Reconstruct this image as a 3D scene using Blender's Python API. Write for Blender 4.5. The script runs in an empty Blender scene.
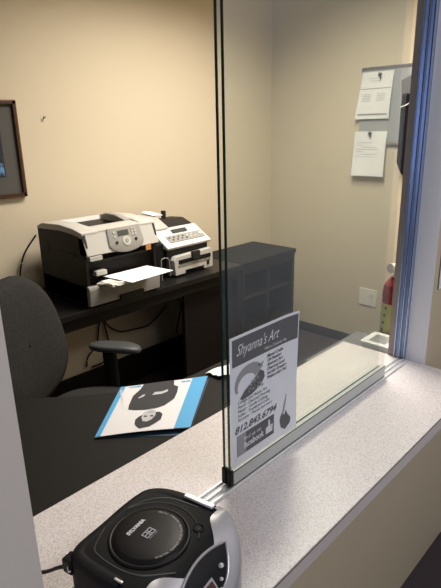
import bpy, bmesh, math, random
from mathutils import Vector, Matrix
random.seed(7)
C = bpy.context.scene.collection
R = math.radians
FLOOR_Z = 0.0; EYE = 1.517; CT = 0.843; DT = 0.742

# ------------------------------------------------------------------ materials
def mat(name, col, rough=0.6, metal=0.0, noise=None, bump=None, spec=0.5, coat=0.0):
    m = bpy.data.materials.new(name); m.use_nodes = True
    nt = m.node_tree; b = nt.nodes['Principled BSDF']
    b.inputs['Base Color'].default_value = (*col, 1); b.inputs['Roughness'].default_value = rough
    b.inputs['Metallic'].default_value = metal; b.inputs['Specular IOR Level'].default_value = spec
    b.inputs['Coat Weight'].default_value = coat
    tc = nt.nodes.new('ShaderNodeTexCoord')
    if noise:                                   # (scale, dark colour, light colour, low, high)
        n = nt.nodes.new('ShaderNodeTexNoise'); n.inputs['Scale'].default_value = noise[0]; n.inputs['Detail'].default_value = 4
        r = nt.nodes.new('ShaderNodeValToRGB')
        r.color_ramp.elements[0].position = noise[3]; r.color_ramp.elements[1].position = noise[4]
        r.color_ramp.elements[0].color = (*noise[1], 1); r.color_ramp.elements[1].color = (*noise[2], 1)
        nt.links.new(tc.outputs['Object'], n.inputs['Vector']); nt.links.new(n.outputs['Fac'], r.inputs['Fac'])
        nt.links.new(r.outputs['Color'], b.inputs['Base Color'])
    if bump:                                    # (scale, strength)
        n2 = nt.nodes.new('ShaderNodeTexNoise'); n2.inputs['Scale'].default_value = bump[0]; n2.inputs['Detail'].default_value = 3
        bp = nt.nodes.new('ShaderNodeBump'); bp.inputs['Strength'].default_value = bump[1]; bp.inputs['Distance'].default_value = 0.002
        nt.links.new(tc.outputs['Object'], n2.inputs['Vector']); nt.links.new(n2.outputs['Fac'], bp.inputs['Height'])
        nt.links.new(bp.outputs['Normal'], b.inputs['Normal'])
    return m

def glass_mat(name, tint, ior=1.5):
    m = bpy.data.materials.new(name); m.use_nodes = True
    nt = m.node_tree; nt.nodes.clear()
    out = nt.nodes.new('ShaderNodeOutputMaterial'); mx = nt.nodes.new('ShaderNodeMixShader')
    tr = nt.nodes.new('ShaderNodeBsdfTransparent'); gl = nt.nodes.new('ShaderNodeBsdfGlossy'); fr = nt.nodes.new('ShaderNodeFresnel')
    tr.inputs['Color'].default_value = (*tint, 1); gl.inputs['Roughness'].default_value = 0.01; fr.inputs['IOR'].default_value = ior
    ge = nt.nodes.new('ShaderNodeNewGeometry'); ma = nt.nodes.new('ShaderNodeMath'); ma.operation = 'MULTIPLY_ADD'
    ma.inputs[1].default_value = 1/ior-ior; ma.inputs[2].default_value = ior     # same reflectance on the way in and out of the thin pane
    nt.links.new(ge.outputs['Backfacing'], ma.inputs[0]); nt.links.new(ma.outputs[0], fr.inputs['IOR'])
    nt.links.new(fr.outputs['Fac'], mx.inputs['Fac']); nt.links.new(tr.outputs['BSDF'], mx.inputs[1])
    nt.links.new(gl.outputs['BSDF'], mx.inputs[2]); nt.links.new(mx.outputs['Shader'], out.inputs['Surface'])
    return m

M = {}
M['wall'] = mat('beige wall paint', (0.62, 0.54, 0.405), 0.75, bump=(260, 0.10), spec=0.3)
M['lobbywall'] = mat('lobby wall paint', (0.50, 0.42, 0.29), 0.7, bump=(240, 0.12), spec=0.3)
M['jambwhite'] = mat('off white jamb paint', (0.66, 0.65, 0.66), 0.5, bump=(220, 0.08))
M['leftwall'] = mat('greyish wall paint', (0.60, 0.54, 0.475), 0.7, bump=(240, 0.1))
M['ceil'] = mat('ceiling white', (0.75, 0.73, 0.70), 0.9)
M['carpet'] = mat('dark carpet', (0.03, 0.026, 0.027), 1.0, noise=(420, (0.02, 0.016, 0.018), (0.11, 0.09, 0.09), 0.35, 0.7), bump=(500, 0.8), spec=0.1)
M['base'] = mat('dark cove base', (0.035, 0.035, 0.038), 0.5)
M['lam'] = mat('speckled laminate', (0.7, 0.66, 0.63), 0.33, noise=(470, (0.475, 0.42, 0.405), (0.725, 0.685, 0.68), 0.35, 0.54), spec=0.5)
M['lamedge'] = mat('shade darkened speckled laminate', (0.6, 0.56, 0.53), 0.45, noise=(520, (0.40, 0.34, 0.31), (0.58, 0.52, 0.48), 0.34, 0.52))  # laminate darkened to carry the shade on the front face
M['seam'] = mat('dark laminate seam', (0.10, 0.08, 0.07), 0.6)
M['alu'] = mat('brushed aluminium', (0.72, 0.72, 0.72), 0.32, 1.0)
M['alubright'] = mat('polished aluminium', (0.90, 0.90, 0.90), 0.35, 0.6)
M['alurail'] = mat('satin grey aluminium', (0.48, 0.495, 0.48), 0.5, 0.2)
M['alublue'] = mat('daylight tinted aluminium', (0.40, 0.48, 0.66), 0.32, 0.85)  # blue of reflected daylight put into the metal's colour
M['casing'] = mat('shade darkened jamb paint', (0.24, 0.21, 0.19), 0.6)  # jamb paint darkened to carry the shade on its office side
M['gasket'] = mat('dark gasket', (0.02, 0.025, 0.022), 0.5)
M['glass'] = glass_mat('clear glass', (0.950, 0.964, 0.945))
M['glassedge'] = mat('darkened green glass edge', (0.012, 0.035, 0.028), 0.15)  # left edges only: darkness of internal reflection put into the green
M['black'] = mat('black plastic', (0.008, 0.008, 0.009), 0.45, spec=0.15)
M['blackgloss'] = mat('glossy black plastic', (0.004, 0.004, 0.005), 0.38, spec=0.18)
M['boomtop'] = mat('textured black plastic', (0.007, 0.007, 0.008), 0.55, bump=(900, 0.12), spec=0.12)
M['silver'] = mat('silver painted plastic', (0.42, 0.41, 0.43), 0.36, 0.45)
M['chrome'] = mat('chrome', (0.85, 0.85, 0.85), 0.12, 1.0)
M['deskblack'] = mat('black desk laminate', (0.007, 0.0065, 0.0065), 0.4, bump=(120, 0.05), spec=0.35)
M['deskgrey'] = mat('charcoal desk laminate', (0.0115, 0.0105, 0.010), 0.6, bump=(200, 0.08), spec=0.15)
M['deskdark'] = mat('dark brown desk panel', (0.008, 0.006, 0.005), 0.6, spec=0.2)
M['fabric'] = mat('charcoal fabric', (0.03, 0.03, 0.03), 0.95, noise=(420, (0.012, 0.0115, 0.0115), (0.05, 0.048, 0.047), 0.35, 0.68), bump=(420, 0.6), spec=0.15)
M['rubber'] = mat('arm pad rubber', (0.045, 0.047, 0.05), 0.5)
M['prlight'] = mat('light grey printer plastic', (0.45, 0.44, 0.415), 0.45)
M['prmid'] = mat('mid grey printer plastic', (0.27, 0.262, 0.245), 0.45)
M['prdark'] = mat('charcoal printer plastic', (0.018, 0.0165, 0.0145), 0.6, spec=0.25)
M['prwhite'] = mat('white printer plastic', (0.60, 0.59, 0.57), 0.4)
M['lcd'] = mat('grey green display', (0.05, 0.06, 0.055), 0.2)
M['lcdred'] = mat('dark red display', (0.06, 0.012, 0.012), 0.15)
M['orange'] = mat('orange brown tag', (0.42, 0.20, 0.06), 0.6)
M['paper'] = mat('white paper', (0.80, 0.80, 0.80), 0.8)
M['flyer'] = mat('flyer paper', (0.66, 0.67, 0.70), 0.7)
M['ink'] = mat('black ink', (0.03, 0.03, 0.035), 0.8)
M['inkgrey'] = mat('grey ink', (0.10, 0.10, 0.105), 0.8)
M['inkmid'] = mat('mid grey ink', (0.27, 0.27, 0.28), 0.8)
M['inklight'] = mat('pale grey ink', (0.46, 0.46, 0.48), 0.8)
M['white'] = mat('white print', (0.62, 0.62, 0.64), 0.7)
M['blue'] = mat('sky blue print', (0.06, 0.33, 0.62), 0.5)
M['palepink'] = mat('warm white print', (0.68, 0.67, 0.69), 0.5)
M['navy'] = mat('dark cover back', (0.02, 0.05, 0.09), 0.5)
M['wood'] = mat('red brown wood', (0.10, 0.04, 0.02), 0.35, noise=(35, (0.06, 0.02, 0.010), (0.15, 0.06, 0.03), 0.3, 0.7))
M['wooddark'] = mat('dark brown wood', (0.035, 0.012, 0.006), 0.4)
M['matboard'] = mat('grey mat board', (0.075, 0.072, 0.068), 0.7)
M['art'] = mat('blue print', (0.05, 0.12, 0.3), 0.4, noise=(28, (0.008, 0.012, 0.03), (0.14, 0.32, 0.62), 0.42, 0.66))
M['artdark'] = mat('night sky print', (0.01, 0.015, 0.03), 0.4)
M['board'] = mat('grey board', (0.34, 0.35, 0.36), 0.5)
M['ivory'] = mat('ivory plastic', (0.80, 0.78, 0.70), 0.4)
M['white_pl'] = mat('white plastic', (0.80, 0.80, 0.80), 0.35)
M['red'] = mat('red enamel', (0.20, 0.015, 0.015), 0.25)
M['label'] = mat('yellow green label', (0.34, 0.36, 0.10), 0.5)
M['metalgrey'] = mat('grey cabinet metal', (0.13, 0.13, 0.135), 0.5)
M['brass'] = mat('dark nail steel', (0.05, 0.045, 0.04), 0.4, 0.6)

# ------------------------------------------------------------------ mesh helpers
class B:
    def __init__(s): s.bm = bmesh.new()
    def box(s, x0, x1, y0, y1, z0, z1, bev=0.0, seg=2, mtx=None):
        t = bmesh.new(); bmesh.ops.create_cube(t, size=1)
        for v in t.verts:
            v.co = Vector(((x0+x1)/2+v.co.x*(x1-x0), (y0+y1)/2+v.co.y*(y1-y0), (z0+z1)/2+v.co.z*(z1-z0)))
        if bev: bmesh.ops.bevel(t, geom=t.edges[:], offset=bev, segments=seg, profile=0.5, affect='EDGES')
        return s.add(t, mtx)
    def add(s, t, mtx=None):
        if mtx is not None: bmesh.ops.transform(t, matrix=mtx, verts=t.verts)
        me = bpy.data.meshes.new('tmp'); t.to_mesh(me); t.free(); s.bm.from_mesh(me); bpy.data.meshes.remove(me); return s
    def prism(s, pts, axis, a0, a1, bev=0.0, seg=2, mtx=None):
        # pts: outline in the two other axes (order x,y,z without the extruded axis)
        t = bmesh.new()
        def mk(p, a):
            if axis == 'x': return (a, p[0], p[1])
            if axis == 'y': return (p[0], a, p[1])
            return (p[0], p[1], a)
        v0 = [t.verts.new(mk(p, a0)) for p in pts]; v1 = [t.verts.new(mk(p, a1)) for p in pts]
        n = len(pts); t.faces.new(v0); t.faces.new(v1[::-1])
        for i in range(n): t.faces.new((v0[i], v1[i], v1[(i+1) % n], v0[(i+1) % n]))
        bmesh.ops.recalc_face_normals(t, faces=t.faces[:])
        if bev: bmesh.ops.bevel(t, geom=t.edges[:], offset=bev, segments=seg, profile=0.5, affect='EDGES')
        return s.add(t, mtx)
    def cyl(s, c, axis, r, h, n=24, r2=None, mtx=None, bev=0):
        t = bmesh.new(); bmesh.ops.create_cone(t, cap_ends=True, segments=n, radius1=r, radius2=r if r2 is None else r2, depth=h)
        if bev:
            bmesh.ops.bevel(t, geom=[e for e in t.edges if all(len(f.verts) == 4 for f in e.link_faces) is False], offset=bev, segments=2, profile=0.5, affect='EDGES')
        q = Vector((0, 0, 1)).rotation_difference(Vector(axis)).to_matrix().to_4x4()
        bmesh.ops.transform(t, matrix=Matrix.Translation(c) @ q, verts=t.verts)
        return s.add(t, mtx)
    def sphere(s, c, r, sc=(1, 1, 1), n=16, mtx=None):
        t = bmesh.new(); bmesh.ops.create_uvsphere(t, u_segments=n, v_segments=max(8, n//2), radius=r)
        for v in t.verts: v.co = Vector((c[0]+v.co.x*sc[0], c[1]+v.co.y*sc[1], c[2]+v.co.z*sc[2]))
        return s.add(t, mtx)
    def lathe(s, prof, c, n=32, mtx=None):
        t = bmesh.new(); rings = []
        for r, z in prof:
            rings.append([t.verts.new((c[0]+r*math.cos(2*math.pi*k/n), c[1]+r*math.sin(2*math.pi*k/n), c[2]+z)) for k in range(n)])
        for a, b in zip(rings, rings[1:]):
            for k in range(n): t.faces.new((a[k], a[(k+1) % n], b[(k+1) % n], b[k]))
        t.faces.new(rings[0][::-1]); t.faces.new(rings[-1])
        bmesh.ops.recalc_face_normals(t, faces=t.faces[:])
        return s.add(t, mtx)
    def tube(s, pts, r, n=10, smooth=0, closed=False, flat=1.0, mtx=None):
        P = [Vector(p) for p in pts]
        if smooth:
            Q = []; m = len(P); rng = range(m if closed else m-1)
            for i in rng:
                if closed: p0, p1, p2, p3 = P[i-1], P[i], P[(i+1) % m], P[(i+2) % m]
                else: p0, p1, p2, p3 = P[max(i-1, 0)], P[i], P[i+1], P[min(i+2, m-1)]
                for k in range(smooth):
                    u = k/smooth
                    Q.append(0.5*((2*p1)+(p2-p0)*u+(2*p0-5*p1+4*p2-p3)*u*u+(3*p1-p0-3*p2+p3)*u**3))
            if not closed: Q.append(P[-1])
            P = Q
        t = bmesh.new(); rings = []; m = len(P)
        for i, p in enumerate(P):
            d = (P[(i+1) % m]-P[i-1]) if closed else (P[min(i+1, m-1)]-P[max(i-1, 0)])
            d.normalize(); up = Vector((0, 0, 1)) if abs(d.z) < 0.95 else Vector((1, 0, 0))
            a = d.cross(up).normalized(); b = a.cross(d).normalized()
            rr = r[i] if isinstance(r, (list, tuple)) else r
            rings.append([t.verts.new(p+a*rr*math.cos(2*math.pi*k/n)+b*rr*flat*math.sin(2*math.pi*k/n)) for k in range(n)])
        prs = list(zip(rings, rings[1:]))
        if closed: prs.append((rings[-1], rings[0]))
        for a, b in prs:
            for k in range(n): t.faces.new((a[k], a[(k+1) % n], b[(k+1) % n], b[k]))
        if not closed: t.faces.new(rings[0][::-1]); t.faces.new(rings[-1])
        bmesh.ops.recalc_face_normals(t, faces=t.faces[:])
        return s.add(t, mtx)
    def grid(s, rows, closed=False, thick=0.0, nrm=None, mtx=None):
        t = bmesh.new(); V = [[t.verts.new(p) for p in r] for r in rows]
        for a, b in zip(V, V[1:]):
            n = len(a); m = n if closed else n-1
            for k in range(m): t.faces.new((a[k], a[(k+1) % n], b[(k+1) % n], b[k]))
        bmesh.ops.recalc_face_normals(t, faces=t.faces[:])
        if thick:
            bmesh.ops.solidify(t, geom=t.faces[:], thickness=thick)
            bmesh.ops.recalc_face_normals(t, faces=t.faces[:])
        return s.add(t, mtx)
    def poly(s, pts, mtx=None, thick=0.0):
        t = bmesh.new(); f = t.faces.new([t.verts.new(p) for p in pts])
        bmesh.ops.triangulate(t, faces=[f])
        return s.add(t, mtx)
    def text(s, body, size, mtx, shear=0.0, align='LEFT', width=None, space=1.0, bold=0.0):
        cu = bpy.data.curves.new('t', 'FONT'); cu.body = body; cu.size = size; cu.shear = shear; cu.align_x = align
        cu.space_character = space; cu.offset = bold; cu.resolution_u = 3
        o = bpy.data.objects.new('t', cu); C.objects.link(o)
        bpy.context.view_layer.update()
        me = bpy.data.meshes.new_from_object(o.evaluated_get(bpy.context.evaluated_depsgraph_get()))
        bpy.data.objects.remove(o); bpy.data.curves.remove(cu)
        t = bmesh.new(); t.from_mesh(me); bpy.data.meshes.remove(me)
        if width and t.verts:
            xs = [v.co.x for v in t.verts]; k = width/max(1e-6, max(xs)-min(xs))
            for v in t.verts: v.co.x *= k
        return s.add(t, mtx)
    def obj(s, name, m, parent=None, local=False, smooth=20, origin=None):
        if origin is not None: bmesh.ops.translate(s.bm, vec=-Vector(origin), verts=s.bm.verts)
        elif parent is not None and not local:
            o = Vector((0, 0, 0)); q = parent
            while q is not None: o += q.location; q = q.parent
            bmesh.ops.translate(s.bm, vec=-o, verts=s.bm.verts)
        me = bpy.data.meshes.new(name); s.bm.to_mesh(me); s.bm.free()
        me.materials.append(M[m])
        if smooth:
            me.polygons.foreach_set('use_smooth', [True]*len(me.polygons)); me.set_sharp_from_angle(angle=R(smooth))
        ob = bpy.data.objects.new(name, me); C.objects.link(ob)
        if parent is not None: ob.parent = parent
        if origin is not None: ob.location = origin
        return ob
def tag(o, label=None, cat=None, group=None, kind=None):
    if label: o['label'] = label
    if cat: o['category'] = cat
    if group: o['group'] = group
    if kind: o['kind'] = kind
    return o
def thing(name, loc, label, cat, rz=0, group=None):
    o = bpy.data.objects.new(name, None); C.objects.link(o); o.location = loc; o.rotation_euler = (0, 0, rz)
    o.empty_display_size = 0.05
    return tag(o, label, cat, group)
def struct(name, b, m, parent=None, smooth=35):
    o = b.obj(name, m, parent, smooth=smooth); o['kind'] = 'structure'; return o

# ------------------------------------------------------------------ room shell
XR, YB, XJ = 3.20, 2.50, 1.421          # office right wall, office back wall, right jamb plane
YL, YO = 0.531, 0.645                   # lobby face and office face of the counter wall
XL = 0.216                              # left end of the opening
CEIL = 2.62
struct('floor', B().box(-2.6, 3.4, -2.9, 2.7, -0.05, 0.0), 'carpet')
struct('ceiling', B().box(-2.6, 3.4, -2.9, 2.7, CEIL, CEIL+0.05), 'ceil')
struct('wall_back', B().box(-2.0, XR+0.1, YB, YB+0.1, 0, CEIL), 'wall')
struct('wall_right', B().box(XR, XR+0.1, YO, YB+0.0005, 0, CEIL), 'wall')
struct('wall_office_left', B().box(-2.0, -1.9, YO, YB, 0, CEIL), 'wall')
struct('wall_counter_left', B().box(-2.5, XL, YL, YO, 0, CEIL), 'leftwall')
struct('wall_counter_right', B().box(XJ, XR+0.1, YL, YO, 0, CEIL), 'lobbywall')
struct('wall_counter_lower', B().box(XL, XJ, YL, YO, 0, CT-0.032), 'lobbywall')
struct('wall_counter_header', B().box(XL, XJ, YL, YO, 2.12, CEIL), 'lobbywall')
struct('wall_lobby_right', B().box(1.772, 1.87, -2.8, YL, 0, CEIL), 'jambwhite')
struct('wall_lobby_rear', B().box(-2.5, 1.87, -2.9, -2.8, 0, CEIL), 'lobbywall')
# lobby left wall with a daylight window
b = B(); b.box(-2.6, -2.5, -2.9, -2.3, 0, CEIL); b.box(-2.6, -2.5, -0.5, 0.65, 0, CEIL)
b.box(-2.6, -2.5, -2.3, -0.5, 0, 0.8); b.box(-2.6, -2.5, -2.3, -0.5, 2.3, CEIL)
struct('wall_lobby_left', b, 'lobbywall')
b = B()
for z in (0.8, 1.55, 2.27): b.box(-2.58, -2.52, -2.3, -0.5, z, z+0.03)
for y in (-2.3, -1.42, -0.53): b.box(-2.58, -2.52, y, y+0.03, 0.8, 2.3)
struct('window_1', b, 'alu')
struct('baseboard_back', B().box(-1.9, XR, YB-0.008, YB, 0, 0.07, 0.002), 'base')
struct('baseboard_right', B().box(XR-0.008, XR, YO, YB-0.008, 0, 0.07, 0.002), 'base')
# right jamb: office-side shade darkened jamb paint (shade put into its colour), white lobby-side lining
struct('trim_1', B().box(XJ-0.004, XJ, 0.622, 0.6455, CT, 2.12, 0.0015), 'casing')
struct('trim_2', B().box(XJ-0.004, XJ, 0.530, 0.589, CT, 2.12, 0.0015), 'jambwhite')
# vertical sliding-track channel on the right jamb (three fins on a back plate)
b = B(); b.box(XJ-0.003, XJ, 0.589, 0.622, CT, 2.12)
for y in (0.589, 0.6035, 0.6190): b.box(XJ-0.016, XJ, y, y+0.003, CT+0.006, 2.12, 0.0008)
struct('trim_3', b, 'alublue')
b = B()
for y in (0.5922, 0.6067): b.box(XJ-0.006, XJ-0.003, y+0.004, y+0.0055, CT+0.006, 2.12)
struct('trim_4', b, 'gasket')
struct('trim_5', B().box(XL, XJ, YL, YO, 2.095, 2.12), 'alu')

# ------------------------------------------------------------------ service countertop + track
cb = B().box(XL+0.001, XJ-0.0005, 0.380, 0.802, CT-0.031, CT, 0.0015)
counter = cb.obj('countertop', 'lam', origin=(0.82, 0.59, CT-0.031))
tag(counter, 'speckled pale laminate countertop running through the service opening', 'countertop')
e = B().box(XL+0.002, XJ-0.002, 0.3785, 0.380, CT-0.031, CT-0.003).obj('front_edge', 'lamedge', counter); e['label'] = 'speckled front edge strip darkened for shade'
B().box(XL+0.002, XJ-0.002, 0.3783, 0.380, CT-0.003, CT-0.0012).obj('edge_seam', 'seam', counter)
tr = thing('sliding_track', (0.82, 0.595, CT), 'bright aluminium double sliding track laid across the countertop', 'track')
for y in (0.577, 0.5915, 0.606):
    B().box(XL+0.002, XJ-0.018, y-0.0016, y+0.0016, CT+0.001, CT+0.0065, 0.0006).obj('track_rail', 'alubright', tr)
B().box(XL+0.002, XJ-0.018, 0.574, 0.609, CT, CT+0.0012).obj('track_base', 'alurail', tr)

# ------------------------------------------------------------------ two sliding glass panes
def pane(y, x0, x1, label, rail_front, first):
    p = thing('sliding_glass_pane', ((x0+x1)/2, y, CT+0.007), label, 'glass pane')
    zb = CT+0.034
    B().box(x0+0.0012, x1, y-0.0026, y+0.0026, zb-0.006, 2.10).obj('glass', 'glass', p)
    for a, c in ((x0, x0+0.0012),):
        B().box(a, c, y-0.0026, y+0.0026, zb-0.006, 2.10).obj('glass_edge', 'glassedge', p)
    q = B().box(x0+0.006, x1, y-0.0060, y+0.0045, CT+0.0072, zb+0.0045, 0.001).obj('bottom_rail', 'alurail', p)
    B().box(x0+0.006, x1, y-0.0064, y-0.0058, zb+0.0028, zb+0.0052).obj('rail_gasket', 'gasket', q)
    B().box(x0+0.006, x1, y-0.0064, y-0.0058, CT+0.0072, CT+0.009).obj('rail_gasket', 'gasket', q)
    B().box(x0-0.003, x0+0.006, y-0.0062, y+0.0048, CT+0.0072, zb+0.008, 0.0015).obj('rail_end_cap', 'black', p)
    B().box(x0, x1, y-0.005, y+0.005, 2.085, 2.095).obj('top_rail', 'alurail', p)
pane(0.5845, 0.626, 1.262, 'front sliding glass pane carrying the taped flyer, on a grey bottom rail', True, True)
pane(0.5985, 0.6265, 1.254, 'rear sliding glass pane standing just behind the pane with the flyer', False, False)

# ------------------------------------------------------------------ flyer on the glass
FX, FZ, FY, FW, FH = 0.6275, 0.887, 0.5806, 0.2070, 0.2735
def curl(a, bb):                                   # paper lifts slightly towards its right edge
    t = max(0.0, (a/FW-0.72)/0.28); return FY-0.006*t*t*(0.35+0.65*abs(bb/FH-0.45)*1.6)+0.0030*(1 if False else 0)
fl = B(); n = 24
fl.grid([[(FX+FW*i/n, curl(FW*i/n, FH*j/n), FZ+FH*j/n) for i in range(n+1)] for j in range(n+1)], thick=0.0003)
flyer = fl.obj('flyer', 'flyer', origin=(FX+FW/2, FY, FZ))
tag(flyer, 'white art class flyer with dark header taped to the front glass pane', 'flyer')
def FM(a, bb, dz=0.0008, rot=0.0):
    return Matrix.Translation((FX+a, FY-dz, FZ+bb)) @ Matrix.Rotation(R(90), 4, 'X') @ Matrix.Rotation(rot, 4, 'Z')
def flat(pts, dz=0.0008): return [(FX+a, curl(a, bb)-dz, FZ+bb) for a, bb in pts]
def fband(a0, a1, b0, b1, dz=0.0008, n=14):
    g = B(); g.grid([[(FX+a0+(a1-a0)*i/n, curl(a0+(a1-a0)*i/n, b_)-dz, FZ+b_) for i in range(n+1)] for b_ in (b0, (b0+b1)/2, b1)]); return g
fband(0.006, 0.204, 0.214, 0.268).obj('header_band', 'inkgrey', flyer)['label'] = 'dark grey header band'
t = B()
t.text("Shyanna's Art", 0.031, FM(0.016, 0.234, 0.0014), shear=0.45, width=0.128)
t.text("Where Creativity Happens...", 0.0098, FM(0.098, 0.2195, 0.0014), shear=0.2, width=0.092)
t.obj('header_lettering', 'white', flyer)['label'] = 'white header lettering'
t = B()
for i, s_ in enumerate(['Mixed Crafts', 'Oil Painting', 'Abstract Art', 'Charcoal Land', 'Acrylic Drawing', 'Watercolor Painting']):
    t.text(s_, 0.0098, FM(0.108, 0.2010-0.0094*i), shear=0.1, bold=0.0002)
for i, s_ in enumerate(['Collage and Mosaic Art', 'Pencil - Charcoal Drawing', 'Mixed - Candle Crafting', 'Indian - Traditional Crafts', 'Portraits - Murals and more']):
    t.text(s_, 0.0092, FM(0.020, 0.1330-0.0093*i), shear=0.15)
t.obj('class_list', 'ink', flyer)
t = B(); t.text('812.843.6794', 0.0205, FM(0.010, 0.0720), shear=0.3, width=0.130, bold=0.0006); t.obj('phone_number', 'inkgrey', flyer)
fband(0.017, 0.132, 0.020, 0.066, 0.0009).obj('badge_panel', 'inkgrey', flyer)['label'] = 'dark badge panel'
fband(0.017, 0.043, 0.020, 0.066, 0.0012, 4).obj('badge_stripe', 'inkmid', flyer)
t = B(); t.text('find us on', 0.0125, FM(0.036, 0.0490, 0.0018), width=0.052); t.text('facebook', 0.0195, FM(0.036, 0.0315, 0.0018), width=0.062, bold=0.0005)
t.obj('badge_lettering', 'white', flyer)
t = B(); t.poly(flat([(0.104, 0.030), (0.126, 0.030), (0.127, 0.046), (0.119, 0.047), (0.117, 0.060), (0.112, 0.060), (0.112, 0.047), (0.104, 0.044)], 0.0016)); t.obj('thumb_icon', 'white', flyer)
# printed horn-shaped artwork and a hand with a brush
t = B(); horn = []
for k in range(13):
    f = k/12; a = R(200-170*f); horn.append((0.052+0.036*math.cos(a), 0.168+0.030*math.sin(a), 0.003+0.010*f))
outer = [(x+w*math.cos(R(200-170*i/12)), z+w*math.sin(R(200-170*i/12))) for i, (x, z, w) in enumerate(horn)]
inner = [(x-w*math.cos(R(200-170*i/12)), z-w*math.sin(R(200-170*i/12))) for i, (x, z, w) in enumerate(horn)]
t.grid([flat(outer, 0.0010), flat(inner, 0.0010)]); t.obj('horn_artwork', 'inkmid', flyer)
t = B(); t.poly(flat([(0.026, 0.143), (0.036, 0.139), (0.060, 0.141), (0.088, 0.150), (0.100, 0.164), (0.098, 0.176), (0.086, 0.184), (0.076, 0.176), (0.060, 0.166), (0.040, 0.156)], 0.0013))
t.obj('basket_artwork', 'inkgrey', flyer)
t = B()
for k in range(16): 
    cx, cz = 0.050+0.044*random.random(), 0.148+0.024*random.random()
    t.poly(flat([(cx+0.0035*math.cos(q), cz+0.003*math.sin(q)) for q in [R(60*i) for i in range(6)]], 0.0016))
for k in range(7):
    cx, cz = 0.076+0.022*random.random(), 0.190+0.010*random.random()
    t.poly(flat([(cx+0.003*math.cos(q), cz+0.002*math.sin(q)) for q in [R(60*i) for i in range(6)]], 0.0016))
t.obj('artwork_highlight', 'inkmid', flyer)
t = B(); t.poly(flat([(0.152, 0.040), (0.156, 0.022), (0.170, 0.012), (0.186, 0.022), (0.188, 0.034), (0.178, 0.046), (0.172, 0.058), (0.168, 0.048), (0.160, 0.056), (0.155, 0.050)], 0.0010)); t.obj('hand_artwork', 'inkgrey', flyer)
t = B(); t.grid([flat([(0.159, 0.050), (0.166, 0.075), (0.172, 0.096)], 0.0013), flat([(0.163, 0.049), (0.170, 0.074), (0.1735, 0.096)], 0.0013)]); t.obj('brush_artwork', 'inkmid', flyer)

# ------------------------------------------------------------------ compact stereo (boombox), local frame: u right, v back, w up
bo = thing('boombox', (0.377, 0.498, CT), 'black portable CD stereo with silver front standing on the countertop', 'boombox', R(11))
HT = 0.112
def top(u, v):
    if v >= -0.055: return HT - 0.004*max(0, (abs(u)-0.06)/0.04)**2
    t_ = min(1.25, (-0.055-v)/0.07); return HT-0.066*(0.32*t_+0.68*t_*t_) - 0.004*max(0, (abs(u)-0.06)/0.04)**2
half = [(0.0, 0.087), (0.035, 0.087), (0.066, 0.083), (0.084, 0.067), (0.093, 0.035), (0.0975, -0.01), (0.0995, -0.05), (0.091, -0.078), (0.069, -0.100), (0.040, -0.114), (0.0, -0.121)]
ctrl = half + [(-u, v) for u, v in half[-2:0:-1]]
def catmull(P, k):
    Q = []; m = len(P)
    for i in range(m):
        p0, p1, p2, p3 = [Vector(P[(i+d) % m]) for d in (-1, 0, 1, 2)]
        for j in range(k):
            u = j/k; Q.append(0.5*((2*p1)+(p2-p0)*u+(2*p0-5*p1+4*p2-p3)*u*u+(3*p1-p0-3*p2+p3)*u**3))
    return Q
lft = {0.035: (-0.040, 0.0885), 0.066: (-0.076, 0.0885), 0.084: (-0.0935, 0.080), 0.093: (-0.0985, 0.045)}
OUT = catmull([(lft[-u] if -u in lft else (u*1.04, v)) if u < 0 else (u, v) for u, v in ctrl], 6)
def ring(sc, fn): return [(p.x*sc, p.y*sc-0.018*(1-sc), fn(p.x*sc, p.y*sc-0.018*(1-sc))) for p in OUT]
rows = [ring(0.02, lambda u, v: 0.010), ring(0.95, lambda u, v: 0.010), ring(0.99, lambda u, v: 0.016), ring(1.0, lambda u, v: 0.030)]
rows += [ring(1.0, lambda u, v, f=f: 0.03+(top(u, v)-0.012-0.03)*f) for f in (0.33, 0.66, 1.0)]
rows += [ring(0.992, lambda u, v: top(u, v)-0.004), ring(0.970, lambda u, v: top(u, v))]
rows += [ring(f, top) for f in (0.93, 0.88, 0.8, 0.7, 0.6, 0.45, 0.3, 0.15, 0.02)]
B().grid(rows, closed=True).obj('body', 'boomtop', bo, local=True, smooth=50)
for u, v in ((-0.07, 0.05), (0.07, 0.05), (-0.06, -0.085), (0.06, -0.085)):
    B().cyl((u, v, 0.006), (0, 0, 1), 0.009, 0.010).obj('foot', 'black', bo, local=True)
# silver front shell
def bnd(u):
    t_ = min(1, max(0, (abs(u)-0.028)/0.045)); return -0.078+0.031*t_*t_*(3-2*t_)
F = [p for p in OUT if p.y < -0.040]
F.sort(key=lambda p: math.atan2(p.x, -p.y-0.0))
rows = []
for w in (0.022, 0.04): rows.append([(p.x*1.006, p.y*1.006, w) for p in F])
rows.append([(p.x*1.006, p.y*1.006, max(0.042, top(p.x, p.y)-0.012)) for p in F])
for f in (0.0, 0.03, 0.08, 0.2, 0.4, 0.6, 0.8, 1.0):
    rr = []
    for p in F:
        ui = p.x*(0.90 if abs(p.x) > 0.02 else 0.9); vi = max(bnd(ui), p.y+0.004)
        u, v = p.x*(1-f)+ui*f, p.y*(1-f)+vi*f
        lift = 0.0016-(0.006 if f == 0 else 0.0015 if f == 0.03 else 0)
        k = 1.008 if f == 0 else 1.0
        rr.append((u*k, v*k, max(0.0425, top(u, v)+lift)))
    rows.append(rr)
B().grid(rows).obj('front_shell', 'silver', bo, local=True, smooth=50)['label'] = 'silver wrap-around front shell'
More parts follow.
